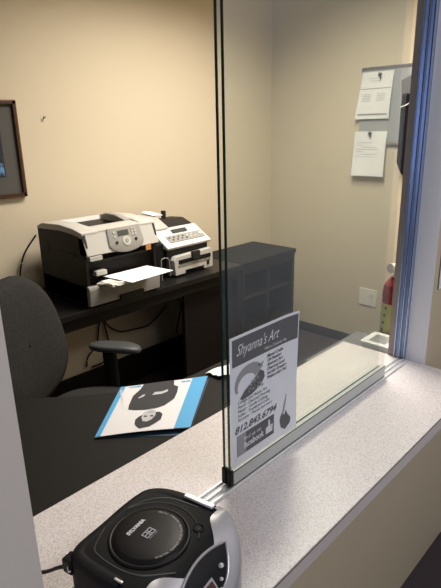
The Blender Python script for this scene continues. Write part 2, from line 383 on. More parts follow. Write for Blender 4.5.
# control lens on the front slope
def lens(s, t_):
    u = -0.004+0.056*s; vu = -0.0745-0.010*s*s; vl = vu-0.036*(1-abs(s)**2.2)-0.0005
    return u, vu+(vl-vu)*t_
def L3(u, v, d): return (u, v, top(u, v)+d)
rows = [[L3(*lens(-1+2*i/24, j/8), 0.0030) for i in range(25)] for j in range(9)]
B().grid(rows, thick=0.002).obj('control_panel', 'blackgloss', bo, local=True, smooth=60)
per = [L3(*lens(-1+2*i/20, 0), 0.0034) for i in range(21)]+[L3(*lens(1-2*i/20, 1), 0.0034) for i in range(1, 20)]
B().tube(per, 0.0021, 8, closed=True).obj('panel_rim', 'silver', bo, local=True)
d = bo
rows = [[L3(-0.030+0.026*i/4, -0.097-0.017*j/4, 0.0052) for i in range(5)] for j in range(5)]
dp = B().grid(rows, thick=0.002).obj('display', 'silver', bo, local=True)
rows = [[L3(-0.0265+0.019*i/4, -0.100-0.011*j/4, 0.0075) for i in range(5)] for j in range(5)]
B().grid(rows).obj('screen', 'lcdred', dp, local=True)
for u, v, r_ in ((0.0205, -0.0965, 0.0046), (0.0085, -0.1045, 0.0033), (-0.0005, -0.110, 0.0033)):
    B().sphere(L3(u, v, 0.0042), r_, (1, 1, 0.55), 14).obj('button', 'silver', bo, local=True)
# CD lid with rings and printing
LC = (-0.009, 0.007)
LT = Matrix.Translation((LC[0], LC[1], 0))
lid = B().lathe([(0.0600, HT-0.002), (0.0600, HT+0.0016), (0.0580, HT+0.0028), (0.0555, HT+0.0026), (0.0545, HT+0.0018), (0.0535, HT+0.0032), (0.046, HT+0.0046), (0.03, HT+0.0054), (0.004, HT+0.0057)], (LC[0], LC[1], 0), 64).obj('disc_lid', 'blackgloss', bo, local=True, smooth=50)
t = B(); t.text('SYLVANIA', 0.0086, LT @ Matrix.Translation((-0.019, 0.022, HT+0.0062)), width=0.037, bold=0.0004)
t.obj('brand_lettering', 'white', lid, local=True)
t = B()
z_ = HT+0.0063
for k in range(3):
    y0 = -0.005+0.0055*k
    t.box(-0.009, 0.009, y0, y0+0.0014, z_, z_+0.0002, mtx=LT)
for x in (-0.0095, -0.0023, 0.0009, 0.0081): t.box(x, x+0.0014, -0.005, 0.0074, z_, z_+0.0002, mtx=LT)
t.text('DIGITAL AUDIO', 0.0026, LT @ Matrix.Translation((-0.009, -0.0085, z_)), width=0.018)
t.obj('disc_logo', 'inklight', lid, local=True)
t = B(); ss = 'DIGITAL COMPACT DISC PLAYER PORTABLE SYSTEM'
for i, ch in enumerate(ss):
    a = R(-128+152*i/len(ss)); rr = 0.0480
    if ch != ' ':
        t.text(ch, 0.0046, LT @ Matrix.Translation((rr*math.cos(a), rr*math.sin(a), HT+0.0048)) @ Matrix.Rotation(a+R(90), 4, 'Z'), align='CENTER')
t.obj('rim_lettering', 'inklight', lid, local=True)
B().tube([(LC[0]+0.0715*math.cos(R(a)), LC[1]+0.0715*math.sin(R(a)), HT-0.0002) for a in range(-62, 71, 5)], 0.0016, 8).obj('lid_surround', 'gasket', bo, local=True)
B().lathe([(0.0088, HT-0.001), (0.0088, HT+0.0014), (0.0075, HT+0.0022), (0.004, HT+0.0008)], (LC[0]+0.050, LC[1]-0.052, 0), 24).obj('lid_latch', 'black', bo, local=True)
B().tube([(-0.030, 0.075, HT), (-0.066, 0.060, HT), (-0.074, 0.040, HT-0.0004), (-0.076, 0.010, HT-0.0006), (-0.074, -0.012, HT-0.0006)], 0.0013, 6, smooth=6).obj('groove_line', 'gasket', bo, local=True)
B().tube([(-0.074, -0.012, HT-0.0006), (-0.066, -0.034, HT), (-0.040, -0.064, HT-0.002)], 0.0013, 6, smooth=6).obj('groove_line', 'gasket', bo, local=True)
B().tube([(0.020, 0.074, HT), (0.052, 0.058, HT), (0.072, 0.030, HT-0.0004), (0.078, -0.02, HT-0.0008)], 0.0013, 6, smooth=6).obj('groove_line', 'gasket', bo, local=True)
# carrying handle folded round the back edge
hp = [(0.0885, -0.040, HT-0.002), (0.0870, 0.015, HT-0.002), (0.0800, 0.052, HT-0.002), (0.064, 0.072, HT-0.002), (0.03, 0.0785, HT-0.002), (-0.03, 0.0785, HT-0.002), (-0.074, 0.0785, HT-0.002), (-0.0875, 0.066, HT-0.002), (-0.0910, 0.030, HT-0.002), (-0.0915, -0.012, HT-0.002)]
hn = B().tube(hp, 0.0085, 12, smooth=5, flat=0.30).obj('carry_handle', 'boomtop', bo, local=True)
t = B(); t.box(0.0835, 0.0935, -0.041, 0.0145, HT+0.0000, HT+0.0046, 0.002); t.obj('handle_trim', 'alubright', hn, local=True)['label'] = 'bright silver trim bar'
t = B(); t.box(-0.0935, -0.0895, -0.0165, -0.002, HT-0.0005, HT+0.0026, 0.001); t.obj('handle_trim', 'alu', hn, local=True)['label'] = 'short silver trim tick'
# antenna bracket at the rear left corner and the cord
an = B().box(-0.099, -0.080, 0.076, 0.094, 0.080, 0.104, 0.003).obj('antenna_bracket', 'black', bo, local=True)
B().tube([(-0.103, 0.074, 0.094), (-0.084, 0.098, 0.096)], 0.0022, 8).obj('antenna_stub', 'chrome', an, local=True)
cb = B(); cb.tube([(0.268, 0.562, CT+0.092), (0.266, 0.590, CT+0.072), (0.262, 0.634, CT+0.036), (0.254, 0.680, CT+0.010), (0.225, 0.722, CT+0.0045)], 0.0036, 8, smooth=6, flat=0.8)
cb.bm.transform((Matrix.Translation(bo.location) @ Matrix.Rotation(R(11), 4, 'Z')).inverted())
cb.obj('power_cord', 'black', bo, local=True)['label'] = 'black cord trailing off the back corner'

# ------------------------------------------------------------------ near desk behind the counter
nd = thing('corner_desk', (0.7, 1.0, 0), 'charcoal topped corner desk directly behind the service counter', 'desk')
outl = [(-0.40, 0.655), (1.400, 0.655), (1.400, 1.150), (1.08, 1.150), (1.00, 1.155), (0.92, 1.185), (0.83, 1.236), (0.70, 1.335), (0.60, 1.440), (0.46, 1.62), (0.33, 1.90), (-0.40, 1.90)]
B().prism(outl, 'z', DT-0.028, DT, 0.002).obj('desktop', 'deskgrey', nd)
B().box(-0.38, 1.38, 0.665, 0.683, 0.12, DT-0.028).obj('modesty_panel', 'deskdark', nd)
B().box(1.372, 1.392, 0.69, 1.12, 0, DT-0.028).obj('side_panel', 'deskdark', nd)
B().box(-0.39, -0.37, 0.69, 1.86, 0, DT-0.028).obj('side_panel', 'deskdark', nd)

# folder lying on it
A_, B_, C_, D_ = Vector((0.629, 1.071, DT+0.006)), Vector((0.843, 1.248, DT+0.006)), Vector((1.075, 1.094, DT+0.008)), Vector((0.822, 0.909, DT+0.012))
def fq(s_, t_, dz=0.0):
    p = A_*(1-s_)*(1-t_)+D_*s_*(1-t_)+C_*s_*t_+B_*(1-s_)*t_
    return (p.x, p.y, p.z+dz+0.004*math.sin(math.pi*s_)*(1-t_))
def fgrid(s0, s1, t0, t1, dz, n=10, thick=0): 
    g = B(); g.grid([[fq(s0+(s1-s0)*i/n, t0+(t1-t0)*j/n, dz) for i in range(n+1)] for j in range(n+1)], thick=thick); return g
fo = thing('presentation_folder', (0.85, 1.07, DT), 'white folder with blue borders and a printed portrait, lying on desk', 'folder')
fgrid(0, 1, 0, 1, 0.0, 12, 0.0012).obj('front_cover', 'palepink', fo)
low = B(); Al, Bl, Cl, Dl = (0.640, 1.066, DT+0.0012), (0.848, 1.240, DT+0.0012), (1.070, 1.084, DT+0.0012), (0.806, 0.898, DT+0.0012)
low.grid([[tuple(Vector(Al)*(1-i/6)*(1-j/6)+Vector(Dl)*(i/6)*(1-j/6)+Vector(Cl)*(i/6)*(j/6)+Vector(Bl)*(1-i/6)*(j/6)) for i in range(7)] for j in range(7)], thick=0.001)
low.obj('back_cover', 'navy', fo)['label'] = 'dark back cover'
fgrid(0.825, 1, 0, 1, 0.0010).obj('blue_border', 'blue', fo)
fgrid(0.0, 0.055, 0, 1, 0.0010).obj('blue_border', 'blue', fo)
def fpoly(pts, dz, m, name):
    g = B(); g.poly([fq(s_, t_, dz) for s_, t_ in pts]); return g.obj(name, m, fo)
fpoly([(0.26, 1.0), (0.25, 0.88), (0.20, 0.74), (0.205, 0.55), (0.22, 0.45), (0.30, 0.42), (0.42, 0.40), (0.54, 0.41), (0.62, 0.45), (0.70, 0.57), (0.705, 0.70), (0.69, 0.83), (0.63, 0.88), (0.61, 1.0)], 0.0013, 'ink', 'portrait_suit')
fpoly([(0.385, 0.27), (0.36, 0.22), (0.375, 0.14), (0.41, 0.09), (0.45, 0.05), (0.50, 0.06), (0.55, 0.07), (0.60, 0.12), (0.645, 0.18), (0.64, 0.27), (0.60, 0.32), (0.50, 0.33), (0.43, 0.31)], 0.0016, 'ink', 'portrait_hair')
fpoly([(0.415, 0.34), (0.42, 0.24), (0.45, 0.17), (0.50, 0.155), (0.545, 0.19), (0.565, 0.26), (0.55, 0.35), (0.49, 0.40)], 0.0019, 'inklight', 'portrait_face')
fpoly([(0.44, 0.25), (0.475, 0.24), (0.475, 0.265), (0.44, 0.275)], 0.0022, 'ink', 'portrait_eye')
fpoly([(0.51, 0.245), (0.545, 0.235), (0.545, 0.26), (0.51, 0.27)], 0.0022, 'ink', 'portrait_eye')
fpoly([(0.47, 0.325), (0.53, 0.32), (0.53, 0.335), (0.47, 0.345)], 0.0022, 'inkmid', 'portrait_mouth')
fpoly([(0.42, 0.70), (0.44, 0.76), (0.52, 0.755), (0.58, 0.79), (0.59, 0.74), (0.53, 0.70)], 0.0018, 'inklight', 'portrait_hand')
fpoly([(0.27, 0.67), (0.31, 0.73), (0.34, 0.735), (0.33, 0.69), (0.29, 0.66)], 0.0018, 'inklight', 'portrait_hand')
def ftext(g, s_, body, s0, t0, size, flip=True, wid=None, rot=0):
    o = Vector(fq(s0, t0, 0.0016)); ex = (Vector(fq(s0+0.05, t0))-Vector(fq(s0, t0))).normalized(); ez = Vector((0, 0, 1)); ey = ez.cross(ex)
    m = Matrix((ex, ey, ez)).transposed().to_4x4(); m.translation = o
    g.text(body, size, m @ Matrix.Rotation(rot, 4, 'Z'), width=wid, bold=0.0003)
t = B(); ftext(t, 0, 'MICHINE', 0.805, 0.955, 0.017, wid=0.030, rot=R(180)); t.obj('cover_lettering', 'blue', fo)
t = B(); ftext(t, 0, 'MICH', 0.235, 0.975, 0.015, wid=0.036, rot=R(180)); t.obj('cover_lettering', 'blue', fo)
t = B(); ftext(t, 0, 'ANNUAL CATALOGUE', 0.010, 0.92, 0.011, wid=0.19, rot=R(-90)); t.obj('spine_lettering', 'palepink', fo)

# loose white sheet just past the folder
sh = B(); c00, c10, c11, c01 = [Vector(p) for p in ((1.092, 1.122, DT+0.002), (1.092, 1.062, DT+0.002), (1.215, 0.955, DT+0.002), (1.270, 1.090, DT+0.002))]
def shp(i, j):
    p = c00*(1-i)*(1-j)+c10*i*(1-j)+c11*i*j+c01*(1-i)*j
    return (p.x, p.y, p.z+0.010*abs(math.sin(5*i+2.2*j))*(0.3+0.7*i)+0.006*abs(math.sin(7*j-3*i)))
sh.grid([[shp(i/10, j/10) for i in range(11)] for j in range(11)], thick=0.0004)
tag(sh.obj('paper_sheet', 'paper', origin=(1.19, 1.07, DT), smooth=20), 'crumpled white sheet of paper beside the folder, behind the glass edge', 'paper')

# ------------------------------------------------------------------ back desk (credenza) with shelf unit
cz = thing('back_desk', (1.3, 2.25, 0), 'long black desk against the back wall carrying the printers', 'desk')
B().box(0.30, 2.275, 1.985, 2.485, DT-0.030, DT, 0.003).obj('desktop', 'deskblack', cz)
B().box(0.32, 2.262, 2.000, 2.018, DT-0.085, DT-0.030).obj('apron', 'deskdark', cz)
B().box(0.30, 0.325, 2.02, 2.47, 0, DT-0.030).obj('side_panel', 'deskdark', cz)
B().box(2.240, 2.265, 1.995, 2.47, 0, DT-0.030).obj('side_panel', 'deskdark', cz)
B().box(1.835, 2.238, 2.035, 2.056, 0, DT-0.031).obj('front_panel', 'deskdark', cz)
B().box(0.326, 2.238, 2.440, 2.458, 0.02, 0.195).obj('dark_rear_strip', 'deskdark', cz)  # low dark strip covering the foot of the wall
k = B().box(1.30, 1.55, 2.02, 2.40, DT-0.095, DT-0.031, 0.003).obj('pencil_drawer', 'black', cz)
# shelf unit on the right
su = thing('shelf_unit', (2.55, 2.18, 0), 'low black open shelf unit to the right of the long desk', 'shelf unit')
B().box(2.280, 2.830, 1.990, 2.370, DT-0.028, DT, 0.002).obj('top_panel', 'deskgrey', su)
B().box(2.285, 2.308, 2.00, 2.36, 0, DT-0.028).obj('side_panel', 'deskblack', su)
B().box(2.800, 2.825, 2.00, 2.36, 0, DT-0.028).obj('side_panel', 'deskblack', su)
B().box(2.308, 2.800, 2.345, 2.36, 0, DT-0.028).obj('back_panel', 'deskdark', su)
B().box(2.545, 2.563, 2.01, 2.345, 0.06, DT-0.028).obj('divider', 'deskblack', su)
for z in (0.04, 0.27, 0.50): B().box(2.308, 2.800, 2.01, 2.345, z, z+0.02).obj('shelf', 'deskblack', su)
B().box(2.308, 2.800, 2.000, 2.012, DT-0.075, DT-0.028).obj('face_rail', 'deskdark', su)
B().box(2.308, 2.800, 2.012, 2.020, 0, 0.04).obj('plinth', 'deskdark', su)
# ------------------------------------------------------------------ laser printer
lp = thing('laser_printer', (1.405, 2.20, DT), 'large grey laser printer with control panel, on the back desk', 'printer')
X0, X1 = 1.208, 1.618; zt = 1.094
side = [(2.385, DT+0.012), (2.385, zt-0.010), (2.33, zt+0.010), (2.17, zt+0.018), (2.06, zt+0.010), (1.990, zt-0.004), (1.960, 0.996), (1.985, 0.985), (1.985, DT+0.012)]
B().prism(side, 'x', X0, X0+0.018, 0.004).obj('side_cover', 'prdark', lp)['label'] = 'charcoal side cover'
B().prism(side, 'x', X1-0.018, X1, 0.004).obj('side_cover', 'prdark', lp)
# vent grille and grip on the left side
g = B()
for k in range(8): g.box(X0-0.0015, X0+0.001, 2.295, 2.355, 1.035-0.009*k, 1.040-0.009*k)
g.obj('side_vent', 'black', lp)
B().box(X0-0.002, X0+0.002, 2.06, 2.20, 0.976, 0.992, 0.001).obj('side_grip', 'black', lp)
# top: light grey left strip, right strip, rear strip, front slope
arch = [(2.385, zt-0.022), (2.385, zt-0.008), (2.33, zt+0.012), (2.17, zt+0.020), (2.06, zt+0.012), (1.988, zt-0.002), (1.988, zt-0.030), (2.06, zt-0.016), (2.17, zt-0.010), (2.33, zt-0.018)]
tp = B().prism(arch, 'x', X0-0.001, X0+0.085, 0.004).obj('top_cover', 'prlight', lp)
B().prism(arch, 'x', X1-0.075, X1+0.001, 0.004).obj('right_cheek', 'prlight', tp)
B().prism([(2.385, zt-0.022), (2.385, zt-0.006), (2.365, zt+0.006), (2.345, zt+0.006), (2.330, zt-0.02)], 'x', X0+0.08, X1-0.07, 0.003).obj('rear_hood', 'prlight', tp)
B().prism([(2.10, zt-0.016), (2.085, zt+0.006), (1.989, zt-0.002), (1.989, zt-0.030)], 'x', X0+0.08, X1-0.07, 0.002).obj('front_lip', 'prlight', tp)
B().box(X0+0.02, X1-0.02, 2.02, 2.37, 0.86, 1.010).obj('engine_block', 'prdark', lp)
B().prism([(2.325, zt-0.06), (2.325, zt-0.012), (2.10, zt-0.012), (2.10, zt-0.020)], 'x', X0+0.086, X1-0.076).obj('output_tray', 'black', lp)
# right hand curved guide wall of the output tray
B().prism([(2.275, zt-0.01), (2.275, zt+0.018), (2.24, zt+0.030), (2.16, zt+0.028), (2.08, zt+0.010), (2.08, zt-0.01)], 'x', X1-0.110, X1-0.072, 0.004).obj('paper_guide', 'prmid', lp)
# slanted front fascia
fas = [(1.992, zt-0.002), (1.958, 0.992), (1.968, 0.988), (2.02, 0.99), (2.02, zt-0.02)]
fa = B().prism(fas, 'x', X0+0.000, X1-0.000, 0.003).obj('front_fascia', 'prlight', lp)
def FP(x, h, d):                                  # point on the slanted fascia, h 0..1 up, d outwards
    y = 1.958+(1.992-1.958)*h; z = 0.992+(zt-0.002-0.992)*h
    return Vector((x, y-0.95*d, z+0.32*d))
nf = Vector((0, -0.95, 0.32)).normalized()
cxp = (X0+X1)/2+0.015
t = B(); pts = []
for k in range(21):
    a = R(180+180*k/20); pts.append((cxp+0.098*math.cos(a), 0.30+0.42*math.sin(a)))
pts = [(cxp-0.092, 1.0)]+pts+[(cxp+0.092, 1.0)]
rows = [[tuple(FP(x, h, -0.002)) for x, h in pts], [tuple(FP(x, h, 0.007)) for x, h in pts], [tuple(FP(cxp+(x-cxp)*0.94, 0.45+(h-0.45)*0.94, 0.010)) for x, h in pts], [tuple(FP(cxp+(x-cxp)*0.05, 0.45+(h-0.45)*0.05, 0.010)) for x, h in pts]]
pn = t.grid(rows, closed=True).obj('control_panel', 'prmid', lp, smooth=40)
def onf(name, m, x0, x1, h0, h1, d, par):
    g = B(); g.grid([[tuple(FP(x0, h0, d)), tuple(FP(x1, h0, d))], [tuple(FP(x0, h1, d)), tuple(FP(x1, h1, d))]], thick=0.0015); return g.obj(name, m, par)
onf('display', 'lcd', cxp-0.042, cxp+0.018, 0.62, 0.84, 0.0125, pn)
for x, h, r_ in ((cxp-0.002, 0.36, 0.022),):
    B().cyl(tuple(FP(x, h, 0.0115)), nf, r_, 0.004, 24).obj('navigation_dial', 'prlight', pn)
    B().cyl(tuple(FP(x, h, 0.014)), nf, 0.010, 0.003, 20).obj('select_button', 'prmid', pn)
for x, h in ((cxp+0.040, 0.86), (cxp+0.056, 0.86), (cxp+0.040, 0.73), (cxp+0.056, 0.73), (cxp+0.040, 0.60), (cxp+0.056, 0.60), (cxp-0.062, 0.80), (cxp-0.062, 0.60)):
    B().cyl(tuple(FP(x, h, 0.0115)), nf, 0.0052, 0.003, 14).obj('button', 'prlight', pn)
for x, h in ((cxp-0.058, 0.34), (cxp+0.052, 0.36)):
    B().cyl(tuple(FP(x, h, 0.0115)), nf, 0.0075, 0.003, 16).obj('button', 'prdark', pn)
# front recess, orange tag, latch tabs
B().box(X0+0.018, X1-0.018, 2.005, 2.02, 0.848, 0.99).obj('front_recess', 'black', lp)
B().box(X0+0.03, X1-0.07, 1.972, 2.006, 0.955, 0.964).obj('inner_shelf', 'prdark', lp)
B().box(X0+0.010, X0+0.075, 1.955, 1.985, 0.968, 0.988, 0.002).obj('door_tab', 'prlight', lp)
B().box(X0+0.040, X0+0.098, 1.962, 1.995, 0.894, 0.916, 0.003).obj('release_latch', 'prlight', lp)
B().box(cxp+0.105, cxp+0.135, 1.955, 1.960, 0.965, 0.990, 0.001).obj('orange_tag', 'orange', lp)
# paper cassette at the bottom
cs = B().prism([(1.972, DT+0.012), (1.965, 0.834), (1.972, 0.850), (1.992, 0.850), (1.992, DT+0.012)], 'x', X0-0.002, X1+0.002, 0.005).obj('paper_cassette', 'prmid', lp)
B().box(X0, X1, 1.992, 2.375, DT+0.012, 0.850, 0.003).obj('cassette_body', 'prdark', lp)
B().box(X0+0.16, X0+0.30, 1.958, 1.972, DT+0.010, DT+0.036, 0.003).obj('cassette_grip', 'prdark', lp)
for x in (X0+0.04, X1-0.04):
    for y in (2.02, 2.30): B().cyl((x, y, DT+0.007), (0, 0, 1), 0.015, 0.014).obj('foot', 'black', lp)
# fold-out multipurpose tray with its guides
mp = B().prism([(1.985, 0.852), (1.985, 0.860), (1.83, 0.876), (1.83, 0.870)], 'x', X0+0.055, X1-0.075, 0.001).obj('fold_out_tray', 'ivory', lp)
g = B().box(X0+0.040, X0+0.105, 1.845, 1.935, 0.864, 0.879, 0.003); g.tube([(X0+0.02, 1.93, 0.868), (X0+0.05, 1.87, 0.878), (X0+0.10, 1.83, 0.880)], 0.006, 8, smooth=4)
g.obj('tray_guide', 'ivory', lp)
sp = B(); P00, P10, P11, P01 = [Vector(p) for p in ((1.268, 1.905, 0.904), (1.405, 1.800, 0.901), (1.640, 1.935, 0.915), (1.500, 2.050, 0.904))]
# sheet of paper lying on the fold-out tray
P00, P10, P11, P01 = [Vector(p) for p in ((1.290, 1.975, 0.8840), (1.305, 1.775, 0.8890), (1.555, 1.790, 0.8890), (1.545, 1.975, 0.8840))]
sp.grid([[tuple((P00*(1-i/8)+P01*(i/8))*(1-j/8)+(P10*(1-i/8)+P11*(i/8))*(j/8)) for i in range(9)] for j in range(9)], thick=0.0008)
tag(sp.obj('paper_sheet', 'paper', origin=(1.41, 1.86, 0.90)), 'white sheet of paper on the fold-out tray of the big printer', 'paper')

# ------------------------------------------------------------------ fax / multifunction machine
fx = thing('fax_machine', (1.96, 2.22, DT), 'smaller white and black fax machine to the right of the laser printer', 'fax machine')
A0, A1 = 1.780, 2.105
B().box(A0+0.006, A1-0.004, 2.105, 2.42, DT+0.01, 0.915, 0.006).obj('body', 'prdark', fx)
# lower white front with rounded outline
pts = [(A0+0.035, DT+0.012), (A0+0.030, 0.838), (A0+0.045, 0.858), (A1-0.012, 0.866), (A1+0.002, 0.852), (A1+0.002, DT+0.012), (A1-0.07, DT+0.012), (A1-0.07, DT+0.030), (A0+0.11, DT+0.030), (A0+0.11, DT+0.012)]
fr_ = B().prism(pts, 'y', 2.070, 2.110, 0.003).obj('front_cover', 'prlight', fx)
B().box(A0+0.060, A1-0.020, 2.064, 2.072, 0.815, 0.838, 0.003).obj('output_slot', 'black', fr_)
B().box(A0+0.155, A0+0.215, 2.055, 2.075, 0.822, 0.872, 0.006).obj('paper_stop', 'prdark', fr_)
B().box(A1-0.050, A1-0.030, 2.066, 2.071, 0.772, 0.798, 0.002).obj('panel_badge', 'prdark', fr_)
B().box(A0+0.055, A1-0.02, 2.0665, 2.071, 0.803, 0.807).obj('seam', 'prmid', fr_)
# slanted white control deck
deck = [(2.085, 0.898), (2.080, 0.912), (2.215, 0.992), (2.235, 0.990), (2.235, 0.950), (2.13, 0.902)]
dk = B().prism(deck, 'x', A0-0.002, A1+0.004, 0.005).obj('control_deck', 'prwhite', fx)
def DP(x, f, d): return Vector((x, 2.080+0.135*f-0.51*d, 0.912+0.080*f+0.86*d))
def ond(name, m, x0, x1, f0, f1, d, par):
    g = B(); g.grid([[tuple(DP(x0, f0, d)), tuple(DP(x1, f0, d))], [tuple(DP(x0, f1, d)), tuple(DP(x1, f1, d))]], thick=0.002); return g.obj(name, m, par)
kp = ond('key_panel', 'prmid', A0+0.045, A1-0.016, 0.22, 0.56, 0.004, dk)
ond('display', 'lcd', A0+0.115, A0+0.225, 0.66, 0.84, 0.004, dk)
for i in range(12):
    B().cyl(tuple(DP(A0+0.060+0.0165*i, 0.33 if i % 2 else 0.45, 0.005)), (0, -0.51, 0.86), 0.0052, 0.003, 12).obj('key', 'prdark' if i < 8 else 'prwhite', kp)
B().cyl(tuple(DP(A1-0.035, 0.42, 0.005)), (0, -0.51, 0.86), 0.011, 0.003, 18).obj('dial', 'prwhite', kp)
# document feeder behind the deck
B().prism([(2.22, 0.955), (2.22, 0.993), (2.30, 1.022), (2.41, 1.015), (2.42, 0.915), (2.25, 0.915)], 'x', A0+0.10, A1-0.01, 0.006).obj('document_feeder', 'prdark', fx)
B().prism([(2.205, 0.990), (2.205, 0.998), (2.31, 1.050), (2.42, 1.052), (2.42, 1.046), (2.31, 1.040)], 'x', A0-0.03, A0+0.115, 0.002).obj('feeder_cover', 'prlight', fx)
B().prism([(2.205, 0.94), (2.205, 0.990), (2.31, 1.042), (2.40, 1.042), (2.42, 0.93)], 'x', A0+0.0, A0+0.10, 0.004).obj('feeder_side', 'prmid', fx)
B().box(A0+0.215, A0+0.235, 2.36, 2.385, 1.008, 1.062, 0.003).obj('paper_support', 'prdark', fx)
sp = B(); sp.grid([[(A0+0.09+0.07*i/5, 2.30+0.11*j/5, 1.054+0.012*j/5+0.003*math.sin(i)) for i in range(6)] for j in range(6)], thick=0.0006)
tag(sp.obj('paper_slip', 'paper', origin=(A0+0.12, 2.36, 1.055)), 'white paper slip lying on top of the fax machine', 'paper')
# wire side stacker on its left
B().tube([(A0-0.055, 2.08, DT+0.004), (A0-0.055, 2.08, DT+0.105), (A0-0.045, 2.08, DT+0.122), (A0-0.02, 2.08, DT+0.122), (A0+0.0, 2.08, DT+0.105), (A0+0.006, 2.08, DT+0.02)], 0.0028, 8, smooth=4).obj('wire_guide', 'prmid', fx)
B().box(A0-0.050, A0+0.006, 2.12, 2.30, DT+0.02, DT+0.19, 0.004).obj('side_housing', 'black', fx)
for x in (A0+0.03, A1-0.03):
    for y in (2.13, 2.38): B().cyl((x, y, DT+0.006), (0, 0, 1), 0.012, 0.012).obj('foot', 'black', fx)

# ------------------------------------------------------------------ cables
for pts, lab in ((((1.225, 2.44, 1.03), (1.16, 2.46, 0.94), (1.13, 2.47, 0.84), (1.135, 2.478, DT+0.005)), 'thin dark cable falling behind the big printer'),
                 (((1.600, 2.486, 0.470), (1.630, 2.486, 0.410), (1.71, 2.486, 0.352), (1.82, 2.486, 0.336), (1.925, 2.486, 0.330), (2.01, 2.486, 0.370), (2.08, 2.486, 0.420)), 'dark cable looping sideways on the wall below the desk'),
                 (((1.575, 2.486, 0.470), (1.556, 2.484, 0.405), (1.533, 2.482, 0.32), (1.47, 2.480, 0.27), (1.45, 2.478, 0.21)), 'dark cable dropping down the wall from the power plug'),
                 (((1.590, 2.480, 0.470), (1.605, 2.480, 0.39), (1.616, 2.480, 0.29), (1.576, 2.478, 0.205), (1.485, 2.476, 0.20)), 'dark cable hanging in a curve beside the chair arm'),
                 (((2.20, 2.486, 0.44), (2.213, 2.486, 0.37), (2.182, 2.486, 0.29), (2.158, 2.484, 0.21)), 'dark cable hanging beside the dark front panel of the back desk')):
    tag(B().tube(pts, 0.0045, 8, smooth=8).obj('cable', 'black', origin=pts[-1]), lab, 'cable')
g = B().box(1.565, 1.620, 2.470, 2.4985, 0.470, 0.545, 0.004)
tag(g.obj('power_plug', 'black', origin=(1.592, 2.4985, 0.47)), 'black power plug block on the wall below the desk', 'plug')

# ------------------------------------------------------------------ office chair
ang = math.atan2(0.55, 0.83)                           # local -Y is the way the sitter faces
ch = thing('office_chair', (0.925, 1.575, 0), 'charcoal fabric swivel office chair between the two desks', 'office chair', ang)
def rounded(hw, z0, z1, taper=0.0, n=40, e=2.6):
    pts = []
    for k in range(n):
        a = 2*math.pi*k/n; c_, s_ = math.cos(a), math.sin(a)
        x = math.copysign(abs(c_)**(2/e), c_)*hw; z = math.copysign(abs(s_)**(2/e), s_)
        f = (z+1)/2; pts.append((x*(1-taper*f), z0+(z1-z0)*f))
    return pts
def cushion(prof, depth, fn):
    rows = []; cx = sum(p[0] for p in prof)/len(prof); cy = sum(p[1] for p in prof)/len(prof)
    for sc, dd in ((0.02, -1.05), (0.5, -1.0), (0.85, -0.9), (0.96, -0.6), (1.0, 0), (0.96, 0.6), (0.85, 0.85), (0.5, 0.95), (0.02, 1.0)):
        rows.append([fn(cx+(p[0]-cx)*sc, cy+(p[1]-cy)*sc, dd*depth) for p in prof])
    return rows
bp = [(x+0.03, z) for x, z in rounded(0.295, 0.48, 1.005, 0.24)]
B().grid(cushion(bp, 0.045, lambda x, z, d: (x, 0.255+d+0.30*(z-0.5)*0.45-0.35*x*x, z)), closed=True).obj('backrest', 'fabric', ch, local=True, smooth=70)
sp_ = rounded(0.25, -0.24, 0.24, 0.04)
B().grid(cushion(sp_, 0.045, lambda x, y, d: (x, y-0.01, 0.455+d)), closed=True).obj('seat', 'fabric', ch, local=True, smooth=70)
B().tube([(0, 0.20, 0.40), (0, 0.33, 0.43), (0, 0.36, 0.55), (0, 0.36, 0.72)], 0.022, 10, smooth=5, flat=1.0).obj('back_bracket', 'black', ch, local=True)
for sx in (1, -1):
    ar = B().tube([(sx*0.19, 0.03, 0.405), (sx*0.275, 0.03, 0.415), (sx*0.292, 0.03, 0.47), (sx*0.292, 0.035, 0.615)], [0.02]*1+[0.02]*30, 10, smooth=5).obj('armrest', 'black', ch, local=True) if False else \
         B().tube([(sx*0.19, 0.03, 0.405), (sx*0.275, 0.03, 0.415), (sx*0.292, 0.03, 0.47), (sx*0.292, 0.035, 0.625)], 0.030, 10, smooth=5).obj('armrest', 'black', ch, local=True)
    pp = [(x, y) for x, y in rounded(0.044, -0.11, 0.125, 0.1, 28, 2.4)]
    B().grid(cushion(pp, 0.016, lambda x, y, d: (sx*0.292+x, y, 0.640+d-0.8*max(0, -y-0.03)**2*2)), closed=True).obj('arm_pad', 'rubber', ar, local=True, smooth=70)
B().cyl((0, 0, 0.37), (0, 0, 1), 0.09, 0.06, 20, 0.06).obj('mechanism', 'black', ch, local=True)
B().cyl((0, 0, 0.22), (0, 0, 1), 0.025, 0.30, 20).obj('gas_post', 'black', ch, local=True)
ba = B()
for k in range(5):
    a = R(72*k+20); ba.tube([(0.02*math.cos(a), 0.02*math.sin(a), 0.11), (0.30*math.cos(a), 0.30*math.sin(a), 0.075)], [0.026, 0.016], 8)
base = ba.obj('star_base', 'black', ch, local=True)
for k in range(5):
    a = R(72*k+20); B().cyl((0.30*math.cos(a), 0.30*math.sin(a), 0.028), (-math.sin(a), math.cos(a), 0), 0.028, 0.036, 18).obj('caster', 'black', base, local=True)

